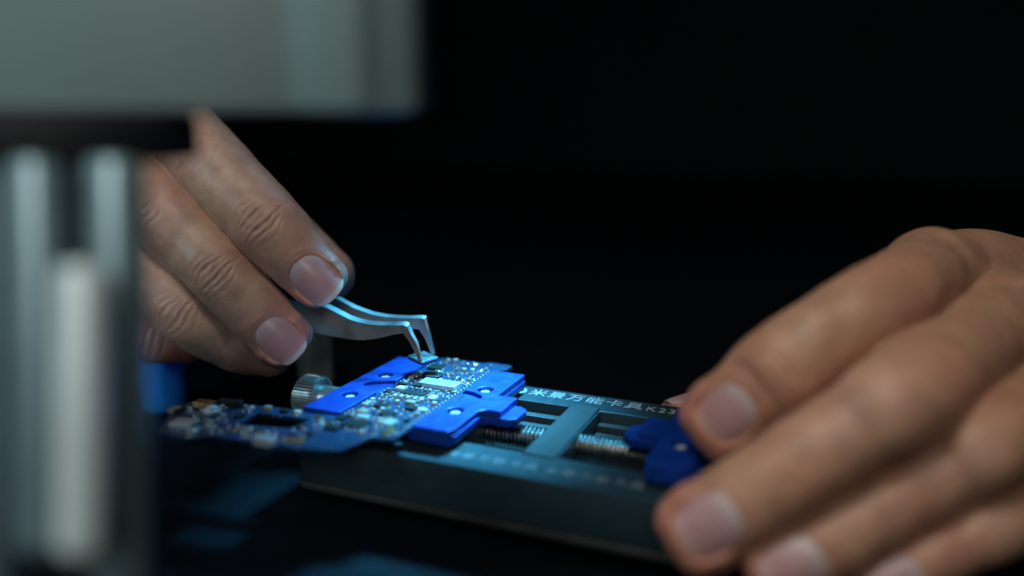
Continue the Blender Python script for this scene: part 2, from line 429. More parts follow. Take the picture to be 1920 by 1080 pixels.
def part_box(name, cx, cy, sx, sy, h, mat, rot=0.0, bevel=.08, z=PZ1, parent=None):
    bm = bmesh.new()
    bmesh.ops.create_cube(bm, size=1)
    for v in bm.verts: v.co = Vector((v.co.x * sx, v.co.y * sy, (v.co.z + .5) * h))
    if bevel > 0: bmesh.ops.bevel(bm, geom=bm.edges[:], offset=bevel, segments=1, affect='EDGES')
    R = Matrix.Translation((cx, cy, z)) @ Matrix.Rotation(rot, 4, 'Z')
    bm.transform(R)
    return put_bm(name, bm, mat, parent if parent is not None else board)

placed = []
def free(x, y, sx, sy, m=.12):
    for (a, b_, c, d) in placed:
        if abs(x - a) < (sx + c) / 2 + m and abs(y - b_) < (sy + d) / 2 + m: return False
    return True
def ic(x, y, sx, sy, h=.5, mat='chip', name='chip', rot=0.0):
    placed.append((x, y, sx, sy)); return part_box(name, x, y, sx, sy, h, M[mat], rot, .06)
# main landmarks of the board
ic(-91.6, 171.6, 9.6, 4.0, 1.25, 'tin', 'shield_can')
ic(-94.9, 164.8, 6.2, 2.6, .45)
ic(-99.1, 166.1, 2.0, 1.9, .8, 'ceramic_pale', 'inductor')
ic(-89.0, 163.2, 1.8, 2.4, .7, 'ceramic_pale', 'inductor')
ic(-100.9, 163.4, 1.3, 1.9, .6); ic(-100.5, 169.1, 2.2, 1.2, .7); ic(-96.4, 169.8, 1.3, 2.6, .8)
ic(-87.6, 161.6, 1.7, 1.1, .6); ic(-92.2, 158.6, 2.4, 1.4, .7, 'ceramic', 'inductor')
ic(-97.1, 154.3, 3.4, 2.2, .6); ic(-93.3, 150.2, 3.0, 2.6, .6); ic(-98.7, 149.2, 2.4, 2.2, .8, 'ceramic', 'inductor')
ic(-96.2, 142.5, 5.2, 3.8, .6); ic(-90.1, 145.9, 2.4, 3.0, .7, 'tin', 'shield_can'); ic(-99.6, 139.0, 3.2, 2.2, .6)
ic(-87.8, 141.4, 1.2, 4.4, .5, 'gold', 'connector'); ic(-87.5, 155.7, 2.2, 1.3, .5, 'ceramic_pale', 'inductor')
ic(-99.5, 184.4, 3.6, 3.4, .6); ic(-93.6, 186.1, 1.6, 1.0, .4, 'solder', 'pad'); ic(-89.1, 183.6, 2.8, .9, .4, 'solder', 'pad'); ic(-92.5, 182.2, 2.6, .9, .4, 'solder', 'pad')
ic(-100.9, 144.4, 1.6, 2.8, .7); ic(-90.4, 155.4, 2.6, 1.7, .6); ic(-101.0, 154.2, 1.5, 2.6, .6, 'ceramic', 'inductor'); ic(-92.2, 145.6, 1.3, 2.2, .7, 'ceramic', 'inductor'); ic(-97.0, 146.3, 3.0, 1.8, .8, 'tin', 'shield_can')
# dark ring coil
V, F = lathe_verts([(0, 2.5), (.9, 2.55), (1.1, 2.35), (1.1, 1.25), (.4, 1.1)], (-96.7, 177.2, PZ1), (0, 0, 1), 32)
put('coil', V, F, M['chip'], board, 35); placed.append((-96.7, 177.2, 5.2, 5.2))
# leg of the L
ic(-129.6, 128.4, 5.2, 3.6, .9, 'tin', 'shield_can', .18); ic(-128.7, 141.5, 5.6, 1.8, 1.5, 'chip', 'connector', .12)
ic(-135.1, 140.2, 4.4, 2.6, .7, 'gold', 'connector', .12); ic(-137.6, 133.9, 2.2, 2.8, .9, 'ceramic', 'inductor')
ic(-107.0, 126.4, 4.2, 2.2, 1.6, 'tin', 'clip', .1); ic(-123.7, 124.7, 1.8, 2.0, 1.4, 'tin', 'clip')
ic(-103.1, 130.3, 4.8, 1.5, .35, 'gold', 'pad', .1); ic(-105.9, 142.9, 1.7, 1.2, .3, 'gold', 'pad'); ic(-102.1, 141.2, 1.8, 1.1, .3, 'gold', 'pad', .2)
ic(-118.1, 130.0, 1.9, 1.1, .3, 'gold', 'pad', .1); ic(-112.3, 131.1, 1.5, .9, .3, 'gold', 'pad', .1); ic(-115.1, 143.1, 2.0, 1.3, .7); ic(-119.4, 142.9, 1.7, 1.2, .9, 'ceramic', 'inductor')
ic(-111.7, 143.3, 1.6, 1.0, .8, 'ceramic_pale', 'inductor'); ic(-122.2, 136.7, 1.4, 2.4, .6); ic(-106.2, 137.2, 1.2, 2.4, .6); ic(-101.9, 134.1, 1.6, 1.4, .6)
V, F = lathe_verts([(0, 1.7), (.25, 1.95), (.9, 1.95), (1.0, 1.3), (1.5, 1.2), (1.75, .8), (1.85, .3)], (-129.3, 136.3, PZ1), (0, 0, 1), 30)
put('standoff', V, F, M['screwhead'], board, 40); placed.append((-129.3, 136.3, 4, 4))
placed.append((-113.9, 137.6, 13.5, 8.6)); placed.append((-87.8, 148.8, 2.2, 2.2)); placed.append((-105.6, 132.7, 2.2, 2.2))

# capacitors: three shared meshes (ceramic middle, bright ends), copied over the free area
def cap_mesh(sx, sy, h, cer):
    bm = bmesh.new()
    e = sx * .24
    xs = [-sx / 2, -sx / 2 + e, sx / 2 - e, sx / 2]
    for i in range(3):
        g = .0 if i != 1 else .02
        vs = [bm.verts.new(Vector(p) * MM) for p in ((xs[i], -sy / 2 + g, 0), (xs[i + 1], -sy / 2 + g, 0), (xs[i + 1], sy / 2 - g, 0), (xs[i], sy / 2 - g, 0),
                                                    (xs[i], -sy / 2 + g, h - g), (xs[i + 1], -sy / 2 + g, h - g), (xs[i + 1], sy / 2 - g, h - g), (xs[i], sy / 2 - g, h - g))]
        for f in ((3, 2, 1, 0), (4, 5, 6, 7), (0, 1, 5, 4), (1, 2, 6, 5), (2, 3, 7, 6), (3, 0, 4, 7)):
            fc = bm.faces.new([vs[k] for k in f]); fc.material_index = 0 if i == 1 else 1
    me = bpy.data.meshes.new('capacitor'); bm.to_mesh(me); bm.free()
    me.materials.append(M[cer]); me.materials.append(M['solder'])
    return me
caps = [((1.15, .62, .55), cap_mesh(1.15, .62, .55, 'ceramic')), ((.72, .40, .36), cap_mesh(.72, .40, .36, 'ceramic_pale')),
        ((1.6, .85, .75), cap_mesh(1.6, .85, .75, 'ceramic_pale')), ((.72, .42, .34), cap_mesh(.72, .42, .34, 'chip'))]
spots = []
def try_cap(x, y, kind, rot90, m=.1):
    (sx, sy, h), me = caps[kind]
    a, b_ = (sy, sx) if rot90 else (sx, sy)
    if not free(x, y, a, b_, m): return False
    placed.append((x, y, a, b_)); spots.append((x, y, kind, rot90)); return True
# ordered rows round the black chip, as in the photograph
for k in range(6): try_cap(-98.0 + 1.32 * k, 162.3, 0, False)
for k in range(5): try_cap(-97.6 + 1.75 * k, 160.9, 2, False)
for k in range(6): try_cap(-97.0 + 1.25 * k, 167.6, 0, k % 2 == 0)
for k in range(5): try_cap(-90.7, 161.9 + 1.1 * k, 0, False)
for k in range(6): try_cap(-95.8 + 1.5 * k, 175.7 if k > 2 else 180.7, 0, False)
for k in range(30):                       # along both long edges of the strip
    if k % 5 < 3: try_cap(-102.1, 147.0 + 1.5 * k, 1, True)
    try_cap(-85.55, 141.2 + 1.55 * k, 1, True)
def inside_strip():
    return rnd.uniform(-101.5, -86.2), rnd.uniform(139, 192)
tries = 0
while len(spots) < 255 and tries < 26000:
    tries += 1
    x, y = inside_strip()
    if y > 179 and rnd.random() < .55: continue
    try_cap(round(x / .35) * .35, round(y / .35) * .35, rnd.choice([0, 0, 1, 1, 1, 1, 2, 3, 3]), rnd.random() < .5)
tries = 0
n_strip = len(spots)
while len(spots) < n_strip + 60 and tries < 6000:
    tries += 1
    x = rnd.uniform(-136.5, -102)
    y = rnd.uniform(128.0 if x > -128.4 else 130.5, 142.4)
    if x < -131.4 and y < 134.6: continue
    try_cap(x, y, rnd.choice([0, 1, 2, 3]), rnd.random() < .5)
def near_key(s):
    return -(1 if 153 < s[1] < 181 else 0) * 10 - caps[s[2]][0][0]
spots.sort(key=near_key)
bw = world_mm(board)
for i, (x, y, kind, r90) in enumerate(spots[:92]):
    o = bpy.data.objects.new('capacitor', caps[kind][1]); C.objects.link(o); o.parent = board
    o.location = (Vector((x, y, PZ1)) - bw) * MM; o.rotation_euler.z = (math.pi / 2 if r90 else 0) + rnd.uniform(-.04, .04)
# the rest as one part
rest = bmesh.new()
for (x, y, kind, r90) in spots[92:]:
    tmp = caps[kind][1].copy()
    n0 = len(rest.verts); f0 = len(rest.faces)
    rest.from_mesh(tmp); bpy.data.meshes.remove(tmp)
    rest.verts.ensure_lookup_table(); rest.faces.ensure_lookup_table()
    T = Matrix.Translation(Vector((x, y, PZ1)) * MM) @ Matrix.Rotation((math.pi / 2 if r90 else 0) + rnd.uniform(-.04, .04), 4, 'Z')
    bmesh.ops.transform(rest, matrix=T, verts=rest.verts[n0:])
    cm = {'ceramic': 0, 'ceramic_pale': 1, 'chip': 2}[['ceramic', 'ceramic_pale', 'ceramic_pale', 'chip'][kind]]
    for f in rest.faces[f0:]: f.material_index = cm if f.material_index == 0 else 3
me = bpy.data.meshes.new('small_components'); rest.to_mesh(me); rest.free()
for k in ('ceramic', 'ceramic_pale', 'chip', 'solder'): me.materials.append(M[k])
o = bpy.data.objects.new('small_components', me); C.objects.link(o); o.parent = board; o.location = -bw * MM; o['kind'] = 'stuff'
# solder joints: domes on the bare far end of the strip and along the edges
dome = bmesh.new(); bmesh.ops.create_uvsphere(dome, u_segments=12, v_segments=8, radius=1)
dm = bpy.data.meshes.new('solder_joint'); 
for v in dome.verts: v.co = Vector((v.co.x * .55, v.co.y * .55, max(-.1, v.co.z) * .4)) * MM
dome.to_mesh(dm); dome.free(); dm.materials.append(M['solder'])
for p in dm.polygons: p.use_smooth = True
dspots = [(-96.1, 187.7), (-93.6, 190.8), (-91.4, 190.6), (-87.8, 186.7), (-99.3, 180.2), (-100.9, 176.7), (-101.1, 173.8), (-100.3, 178.5), (-97.4, 182.0), (-94.1, 180.6), (-90.9, 179.1), (-88.7, 177.7), (-86.6, 176.3), (-86.5, 179.5), (-101.2, 171.6)]
for (x, y) in dspots:
    o = bpy.data.objects.new('solder_joint', dm); C.objects.link(o); o.parent = board
    o.location = (Vector((x, y, PZ1)) - bw) * MM; s = rnd.uniform(.8, 1.25); o.scale = (s, s, s)

# ------------------------------------------------------------------ chip held in the tweezers
cb = bmesh.new()
ca = [Vector(v) for v in ((-103.4, 177.0, 0), (-97.6, 173.7, 0), (-95.9, 178.9, 0), (-101.7, 182.2, 0))]
chipz = 8.7
lo = [cb.verts.new((v.x, v.y, chipz)) for v in ca]; hi = [cb.verts.new((v.x, v.y, chipz + .55)) for v in ca]
cb.faces.new(lo[::-1]); cb.faces.new(hi)
for i in range(4): cb.faces.new((lo[i], lo[(i + 1) % 4], hi[(i + 1) % 4], hi[i]))
bmesh.ops.bevel(cb, geom=cb.edges[:], offset=.06, segments=1, affect='EDGES')
hc = put_bm('held_chip', cb, M['silicon'])
tag(hc, 'tiny square chip gripped by the tweezer tips just above the board', 'chip')
sb = bmesh.new()
cen = sum(ca, Vector()) / 4
lo = [sb.verts.new(((v - cen) * .97 + cen)[:2] + (chipz - .45,)) for v in ca]; hi = [sb.verts.new(((v - cen) * .97 + cen)[:2] + (chipz - .02,)) for v in ca]
sb.faces.new(lo[::-1]); sb.faces.new(hi)
for i in range(4): sb.faces.new((lo[i], lo[(i + 1) % 4], hi[(i + 1) % 4], hi[i]))
put_bm('substrate', sb, M['chip'], hc)

# ------------------------------------------------------------------ tweezers
tw = empty('tweezers', at(700, 620, 211))
tag(tw, 'satin steel tweezers with bent tips, held in the fingers above the board', 'tweezers')
def arm(outline, dfun, thick, name):
    bm = bmesh.new()
    n = Vector((-.10, .90, .36)).normalized()
    front = []; back = []
    for (x, y) in outline:
        p = at(x, y, dfun(x)); th = thick(x, y)
        front.append(bm.verts.new(p)); back.append(bm.verts.new(p + n * th))
    N = len(outline)
    bm.faces.new(front); bm.faces.new(back[::-1])
    for i in range(N):
        bm.faces.new((front[i], back[i], back[(i + 1) % N], front[(i + 1) % N]))
    bmesh.ops.bevel(bm, geom=[e for e in bm.edges if e.is_boundary is False and all(len(f.verts) == 4 or len(f.verts) > 8 for f in e.link_faces) and any(len(f.verts) > 8 for f in e.link_faces)],
                    offset=.1, segments=2, affect='EDGES')
    bmesh.ops.triangulate(bm, faces=[f for f in bm.faces if len(f.verts) > 4])
    return put_bm(name, bm, M['tweezer'], tw, 30)
def lerp(x, a, b_):
    (x0, y0), (x1, y1) = a, b_
    return y0 + (y1 - y0) * (x - x0) / (x1 - x0)
near_o = [(350, 452), (470, 552), (566, 576), (592, 571), (615, 578), (640, 591), (656, 599), (672, 604), (690, 608), (715, 610), (740, 610), (757, 609), (764, 612),
          (772, 631), (782, 645), (788, 664), (791, 680), (785.5, 680), (776, 657), (766, 639), (756, 624),
          (735, 628), (715, 633), (700, 636), (680, 638), (655, 636), (625, 631), (600, 626), (575, 618), (540, 602), (470, 563), (350, 492)]
arm(near_o, lambda x: lerp(x, (590, 212.5), (790, 205.9)), lambda x, y: 1.6 if x < 760 else max(.5, 1.6 - 1.1 * (y - 610) / 60), 'arm')
far_o = [(350, 452), (470, 556), (574, 578), (614, 560), (634, 561), (662, 577), (698, 590), (726, 595), (766, 597), (790, 596), (797, 598),
         (802, 619), (810, 646), (815, 664), (808, 664), (797, 636), (786, 617), (776, 616),
         (740, 622), (700, 628), (660, 628), (620, 620), (575, 606), (540, 590), (470, 552), (350, 480)]
arm(far_o, lambda x: lerp(x, (620, 217.6), (812, 211.5)), lambda x, y: 1.3 if x < 785 else max(.45, 1.3 - .85 * (y - 600) / 60), 'arm')

# ------------------------------------------------------------------ hands (one implicit skin each, meshed once)
def catmull(pts, vals, step=.55):
    P = [np.array(p[:]) for p in pts]
    P = [2 * P[0] - P[1]] + P + [2 * P[-1] - P[-2]]
    R = [vals[0]] + list(vals) + [vals[-1]]
    outP, outR = [], []
    for i in range(1, len(P) - 2):
        L_ = np.linalg.norm(P[i + 1] - P[i]); n = max(3, int(L_ / step))
        for k in range(n + (1 if i == len(P) - 3 else 0)):
            t = k / n
            t2, t3 = t * t, t ** 3
            outP.append(.5 * ((2 * P[i]) + (P[i + 1] - P[i - 1]) * t + (2 * P[i - 1] - 5 * P[i] + 4 * P[i + 1] - P[i + 2]) * t2 + (3 * P[i] - P[i - 1] - 3 * P[i + 1] + P[i + 2]) * t3))
            s = t * t * (3 - 2 * t)
            outR.append(R[i] * (1 - s) + R[i + 1] * s)
    return np.array(outP), np.array(outR)

def smin(a, b_, k):
    h = np.clip(.5 + .5 * (b_ - a) / k, 0, 1)
    return b_ * (1 - h) + a * h - k * h * (1 - h)

class Hand:
    def __init__(self, voxel):
        self.vx = voxel; self.fingers = []; self.palm = []
    def finger(self, joints, dorsal, nail=None, knuckles=(), flat=True):
        """joints from the knuckle to the tip: (x, y, d, r); dorsal: direction the back of the finger faces"""
        pts = [at(*j[:3]) for j in joints]; rad = [j[3] for j in joints]
        P, R = catmull(pts, rad)
        T = np.gradient(P, axis=0); T /= np.linalg.norm(T, axis=1)[:, None]
        Dv = np.array(dorsal[:]); D = Dv[None] - (T @ Dv)[:, None] * T; D /= np.linalg.norm(D, axis=1)[:, None]
        B = np.cross(T, D)
        S = np.concatenate([[0], np.cumsum(np.linalg.norm(np.diff(P, axis=0), axis=1))])
        # arc length of each joint
        js = [S[np.argmin(np.linalg.norm(P - np.array(p[:]), axis=1))] for p in pts]
        f = dict(P=P, R=R, T=T, D=D, B=B, S=S, js=js, nail=nail, kn=[(js[i], a) for i, a in knuckles])
        extra = []
        if nail:
            r = R[-1]; p, t, d, b_ = P[-1], T[-1], D[-1], B[-1]
            for u in (-.42, -.14, .14, .42):
                extra.append((p + t * .42 * r + d * .28 * r + b_ * u * r, r * .56))
                extra.append((p + t * .05 * r + d * .20 * r + b_ * u * r * 1.05, r * .66))
                extra.append((p + t * .35 * r - d * .10 * r + b_ * u * r, r * .62))
        f['extra'] = extra
        self.fingers.append(f)
        return f
    def body(self, joints, k=5):
        pts = [at(*j[:3]) for j in joints]; rad = [j[3] for j in joints]
        P, R = catmull(pts, rad, 1.0)
        self.palm.append((P, R))
    def build(self, name, mat, kf=.35, kp=4.5):
        allP = [f['P'] for f in self.fingers] + [p for p, r in self.palm]
        allR = [f['R'] for f in self.fingers] + [r for p, r in self.palm]
        lo = np.min([np.min(p - r[:, None], axis=0) for p, r in zip(allP, allR)], axis=0) - 3
        hi = np.max([np.max(p + r[:, None], axis=0) for p, r in zip(allP, allR)], axis=0) + 3
        vx = self.vx
        n = np.ceil((hi - lo) / vx).astype(int) + 1
        ax = [lo[i] + vx * np.arange(n[i]) for i in range(3)]
        def blob(spheres, margin):
            F_ = np.full(n, 30.0, np.float32)
            for (c, r) in spheres:
                a = np.maximum(0, np.floor((c - r - margin - lo) / vx).astype(int)); b_ = np.minimum(n, np.ceil((c + r + margin - lo) / vx).astype(int) + 1)
                if np.any(b_ <= a): continue
                dx = (ax[0][a[0]:b_[0]] - c[0]) ** 2; dy = (ax[1][a[1]:b_[1]] - c[1]) ** 2; dz = (ax[2][a[2]:b_[2]] - c[2]) ** 2
                d = np.sqrt(dx[:, None, None] + dy[None, :, None] + dz[None, None, :]) - r
                v = F_[a[0]:b_[0], a[1]:b_[1], a[2]:b_[2]]
                np.minimum(v, d.astype(np.float32), out=v)
            return F_
        F_ = None
        for f in self.fingers:
            g = blob(list(zip(f['P'], f['R'])), 3.0)
            if f['extra']: 
                g = smin(g, blob(f['extra'], 3.0), 1.6)
            F_ = g if F_ is None else smin(F_, g, kf)
        G = None
        for (P, R) in self.palm:
            g = blob(list(zip(P, R)), kp + 2)
            G = g if G is None else smin(G, g, kp)
        if G is not None: F_ = smin(F_, G, kp)
        vg = openvdb.FloatGrid(30.0)
        vg.copyFromArray(np.ascontiguousarray(F_.astype(np.float32)))
        pts, tris, quads = vg.convertToPolygons(isovalue=0.0, adaptivity=0.0)
        V = np.array(pts, dtype=np.float64) * vx + lo
        faces = [tuple(int(i) for i in q) for q in quads] + [tuple(int(i) for i in q) for q in tris]
        V, flush = self.detail(V, faces)
        me_v = [Vector(v) for v in V]
        o = put(name, me_v, faces, mat)
        me = o.data
        for p in me.polygons: p.use_smooth = True
        # outward normals
        if me.polygons and sum(p.normal.dot(p.center) for p in me.polygons) < 0: me.flip_normals()
        at_ = me.attributes.new('flush', 'FLOAT', 'POINT'); at_.data.foreach_set('value', flush.astype(np.float32))
        for f in self.fingers:
            if f['nail']: self.make_nail(f, o)
        return o
    def nail_frame(self, f):
        nl = f['nail']
        r = f['R'][-1]
        t, d, b_ = f['T'][-1], f['D'][-1], f['B'][-1]
        roll = nl.get('roll', 0.0)
        d, b_ = d * math.cos(roll) + b_ * math.sin(roll), b_ * math.cos(roll) - d * math.sin(roll)
        pitch = nl.get('pitch', 0.10)
        t, d = t * math.cos(pitch) - d * math.sin(pitch), d * math.cos(pitch) + t * math.sin(pitch)
        c = f['P'][-1] + t * nl.get('shift', -1.0)
        return c, t, d, b_, r, nl['len'] / 2, nl['wid'] / 2
    def nail_h(self, f, a, b_):
        r = f['R'][-1]
        return r * .985 - b_ ** 2 / (2 * r * .98) - a ** 2 / (2 * 34) - np.abs(b_) ** 4 / (r ** 3 * 9)
    @staticmethod
    def nail_rho(a, b_, la, lb):
        # rounded outline, squarer at the free edge (a > 0)
        u = np.abs(a) / la; w = np.abs(b_) / lb
        e = np.where(a > 0, 3.0, 2.5)
        return (u ** e + w ** e) ** (1 / e)
    def detail(self, V, faces):
        # vertex normals
        N = np.zeros_like(V)
        tri = np.array([(q[0], q[1], q[2]) for q in faces])
        fn = np.cross(V[tri[:, 1]] - V[tri[:, 0]], V[tri[:, 2]] - V[tri[:, 0]])
        for k in range(3): np.add.at(N, tri[:, k], fn)
        for q in range(1):
            pass
        quad = np.array([q for q in faces if len(q) == 4])
        np.add.at(N, quad[:, 3], np.cross(V[quad[:, 3]] - V[quad[:, 2]], V[quad[:, 0]] - V[quad[:, 2]]))
        N /= np.linalg.norm(N, axis=1)[:, None] + 1e-9
        flush = np.zeros(len(V))
        # which finger owns each vertex
        best = np.full(len(V), 1e9); own = np.full(len(V), -1); idx = np.zeros(len(V), int)
        for fi, f in enumerate(self.fingers):
            P, R = f['P'], f['R']
            lo = P.min(0) - 12; hi = P.max(0) + 12
            sel = np.where(np.all((V > lo) & (V < hi), axis=1))[0]
            for c0 in range(0, len(sel), 20000):
                s = sel[c0:c0 + 20000]
                d = np.linalg.norm(V[s][:, None, :] - P[None], axis=2) - R[None]
                j = d.argmin(1); dv = d[np.arange(len(s)), j]
                m = dv < best[s]
                best[s[m]] = dv[m]; own[s[m]] = fi; idx[s[m]] = j[m]
        # sign of normals: outward
        if np.mean(np.einsum('ij,ij->i', N, V - V.mean(0))) < 0: N = -N
        rs = np.random.RandomState(3)
        disp = np.zeros(len(V))
        for fi, f in enumerate(self.fingers):
            m = np.where((own == fi) & (best < 2.5))[0]
            if len(m) == 0: continue
            j = idx[m]
            rel = V[m] - f['P'][j]
            s = f['S'][j] + np.einsum('ij,ij->i', rel, f['T'][j])
            bd = np.einsum('ij,ij->i', rel, f['B'][j]); dd = np.einsum('ij,ij->i', rel, f['D'][j])
            ph = np.arctan2(bd, dd)
            dors = np.clip((np.cos(ph) - .05) / .6, 0, 1)
            r = f['R'][j]
            out = np.zeros(len(m)); fl = np.zeros(len(m))
            for (s0, amp) in f['kn']:
                x = s - s0; arc = ph * r
                # soft knuckle pad and the lens-shaped set of folds over it
                out += .35 * amp * np.exp(-(x / 4.5) ** 2) * dors
                fl += .38 * amp * np.exp(-(x / 5.5) ** 2) * dors
                env = np.exp(-(arc / (5.9 - .10 * np.abs(x))) ** 2)
                for k, (off, dep) in enumerate(((-4.9, .14), (-3.2, .24), (-1.7, .44), (-.1, .20), (1.4, .46), (3.0, .26), (4.8, .13))):
                    p1, p2 = rs.uniform(0, 6.28, 2)
                    line = off * (1 - (arc / 8.0) ** 2 * .8) + .17 * np.sin(arc * .8 + p1) + .07 * np.sin(arc * 2.2 + p2)
                    wd = .34 + .10 * np.sin(arc * .9 + p2)
                    brk = .8 + .2 * np.sin(arc * 1.6 + p1 * 2)
                    out -= 1.45 * amp * dep * np.exp(-((x - line) / wd) ** 2) * env * brk
            # faint lengthwise unevenness
            out += .10 * np.sin(s * .55 + ph * 1.7 + fi) * np.sin(ph * 2.3 + s * .21)
            fl += .8 * np.clip((s - (f['S'][-1] - 10)) / 12, 0, 1)
            disp[m] += out; flush[m] = np.clip(fl, 0, 1)
        V = V + N * disp[:, None]
        for fi, f in enumerate(self.fingers):
            if not f['nail']: continue
            c, t, d, b_, r, la, lb = self.nail_frame(f)
            m = np.where(np.linalg.norm(V - c, axis=1) < 14)[0]
            m = m[own[m] == fi]
            rel = V[m] - c
            a = rel @ t; bb = rel @ b_; h = rel @ d
            rho = self.nail_rho(a, bb, la, lb)
            H = self.nail_h(f, a, bb)
            up_ = (h > r * .05)
            inn = np.clip((1.02 - rho) / .13, 0, 1) * up_
            target = H - .05 - .10 * (a > 0)
            h2 = h * (1 - inn) + np.minimum(target, h + 1.5) * inn
            # the skin runs smoothly down to the root of the nail
            wr = np.clip(-a / (la * .35), 0, 1) * np.clip((1.75 - rho) / .35, 0, 1) * np.clip((rho - .95) / .06, 0, 1) * up_
            h2 = h2 * (1 - wr) + np.minimum(h2, H + .10 + np.maximum(rho - 1, 0) * 1.1) * wr
            # raised fold round the root and the sides
            fold = np.exp(-((rho - 1.12) / .10) ** 2) * np.clip((la * .35 - a) / (la * .5), 0, 1) * up_
            h2 = h2 + fold * .15
            V[m] += (h2 - h)[:, None] * d[None]
        return V, flush
    def make_nail(self, f, parent):
        c, t, d, b_, r, la, lb = self.nail_frame(f)
        nu, nv = 26, 22
        verts = []; uv = []
        for lay in (0, 1):
            for i in range(nu + 1):
                for j in range(nv + 1):
                    # square to rounded outline
                    u = -1 + 2 * i / nu; w = -1 + 2 * j / nv
                    m_ = max(abs(u), abs(w))
                    if m_ > 0:
                        rho = float(self.nail_rho(np.array(u * la), np.array(w * lb), la, lb)); k = m_ / rho
                    else: k = 1
                    a = u * k * la; bb = w * k * lb
                    edge = max(0, (m_ - .8) / .2)
                    h = float(self.nail_h(f, np.array(a), np.array(bb))) - (.24 if a < 0 else .10) * edge ** 2 * (1 if lay == 0 else 0) - (.5 if lay else 0)
                    verts.append(c + t * a + b_ * bb + d * h)
                    # growth direction 0 root .. 1 free edge, with a curved free edge line
                    uv.append(((a / la + 1) / 2 + .05 * (bb / lb) ** 2 * (1 if a > 0 else -1), j / nv))
        faces = []
        W = nv + 1; off = (nu + 1) * W
        for i in range(nu):
            for j in range(nv):
                q = (i * W + j, (i + 1) * W + j, (i + 1) * W + j + 1, i * W + j + 1)
                faces.append(q); faces.append(tuple(off + k for k in q[::-1]))
        for i in range(nu):
            faces.append((i * W, off + i * W, off + (i + 1) * W, (i + 1) * W)); faces.append((i * W + nv, (i + 1) * W + nv, off + (i + 1) * W + nv, off + i * W + nv))
        for j in range(nv):
            faces.append((j, j + 1, off + j + 1, off + j)); faces.append((nu * W + j, off + nu * W + j, off + nu * W + j + 1, nu * W + j + 1))
        o = put('fingernail', [Vector(v) for v in verts], faces, f['nail'].get('mat', M['nail_l']), parent, 60)
        me = o.data
        ul = me.uv_layers.new(name='UVMap')
        for lp in me.loops: ul.data[lp.index].uv = uv[lp.vertex_index]
        bm = bmesh.new(); bm.from_mesh(me); bmesh.ops.recalc_face_normals(bm, faces=bm.faces); bm.to_mesh(me); bm.free()
        return o

# hand with the tweezers
h1 = Hand(.42)
D1 = (TO_CAM + Vector((0, 0, .10)) - RIGHT * .05).normalized()
h1.finger([(265, 165, 226, 10.2), (395, 307, 215, 9.4), (455, 370, 211, 9.0), (513, 432, 207, 8.8), (558, 483, 205.5, 7.9), (593, 519, 205, 6.4)], D1,
          dict(len=13.0, wid=10.8, shift=-.1, roll=-.05, pitch=.27), [(1, .8), (3, 1)])
h1.finger([(180, 262, 224, 9.8), (308, 402, 213, 8.8), (370, 465, 210, 8.0), (426, 522, 207, 7.9), (491, 593, 205, 7.4), (526, 628, 205, 6.5)], D1,
          dict(len=12.4, wid=10.4, shift=.1, roll=-.05, pitch=.22), [(1, .8), (3, 1)])
h1.finger([(120, 350, 226, 9.4), (240, 478, 218, 8.3), (352, 590, 212, 7.5), (440, 645, 213.5, 6.8), (503, 662, 217, 6.2)], D1, None, [(1, .5), (2, .5)])
h1.finger([(70, 470, 228, 8.6), (185, 575, 224, 7.2), (275, 632, 222, 6.3), (350, 640, 225, 5.8)], D1, None, [(2, .8)])
h1.finger([(270, 262, 246, 11), (400, 335, 240, 9.5), (520, 432, 233, 8.4), (613, 514, 227.5, 7.4)], -D1, None, [])
h1.body([(265, 165, 228, 10), (120, 40, 252, 15), (0, -60, 275, 19)])
h1.body([(180, 262, 226, 10), (60, 110, 250, 15), (-40, -20, 275, 19)])
h1.body([(120, 350, 228, 9.5), (10, 190, 250, 15), (-60, 40, 275, 19)])
h1.body([(70, 470, 229, 9), (-40, 280, 250, 14), (-90, 110, 275, 19)])
h1.body([(270, 262, 246, 11), (120, 150, 258, 15), (20, 20, 275, 18)])
hand1 = h1.build('hand', M['skin_l'])
tag(hand1, 'bare hand coming from behind the microscope, pinching the steel tweezers', 'hand', 'bare hands working on the board')

h2 = Hand(.42)
D2 = (TO_CAM * .95 + Vector((0, 0, .34)) - RIGHT * .12).normalized()
h2.finger([(1745, 517, 185, 9.6), (1668, 562, 160, 8.5), (1558, 626, 155, 8.1), (1462, 699, 156, 8.8), (1400, 752, 158.5, 8.2), (1364, 782, 160, 7.6)], D2,
          dict(len=11.6, wid=10.6, shift=-3.0, roll=.12, mat=M['nail_r']), [(1, .9), (3, .8)])
h2.finger([(1880, 602, 181, 10), (1712, 732, 144, 8.8), (1600, 806, 142, 7.7), (1478, 886, 142, 7.6), (1398, 938, 143, 7.5), (1320, 987, 144, 7.1)], D2,
          dict(len=11.8, wid=10.6, shift=-2.0, roll=.05, mat=M['nail_r']), [(1, 1), (3, .8)])
h2.finger([(1985, 715, 178, 9.4), (1862, 822, 145, 8.0), (1778, 876, 143, 7.1), (1690, 930, 143, 6.6), (1560, 1010, 142, 6.6), (1468, 1064, 142, 6.3)], D2,
          dict(len=11.2, wid=9.6, shift=-1.6, mat=M['nail_r']), [(1, 1), (3, .8)])
h2.finger([(2070, 835, 175, 8.4), (1908, 958, 146, 6.4), (1778, 1022, 143, 5.6), (1655, 1089, 142, 5.2)], D2,
          dict(len=9.4, wid=7.6, shift=-1.2, mat=M['nail_r']), [(1, .9), (2, .8)])
h2.finger([(1840, 640, 214, 11), (1640, 720, 216, 9.5), (1440, 772, 213, 8.2), (1296, 789, 209.5, 6.9)], Vector((0, .3, 1)),
          dict(len=12.0, wid=10.5, shift=-.6, mat=M['nail_r']), [(2, .6)])
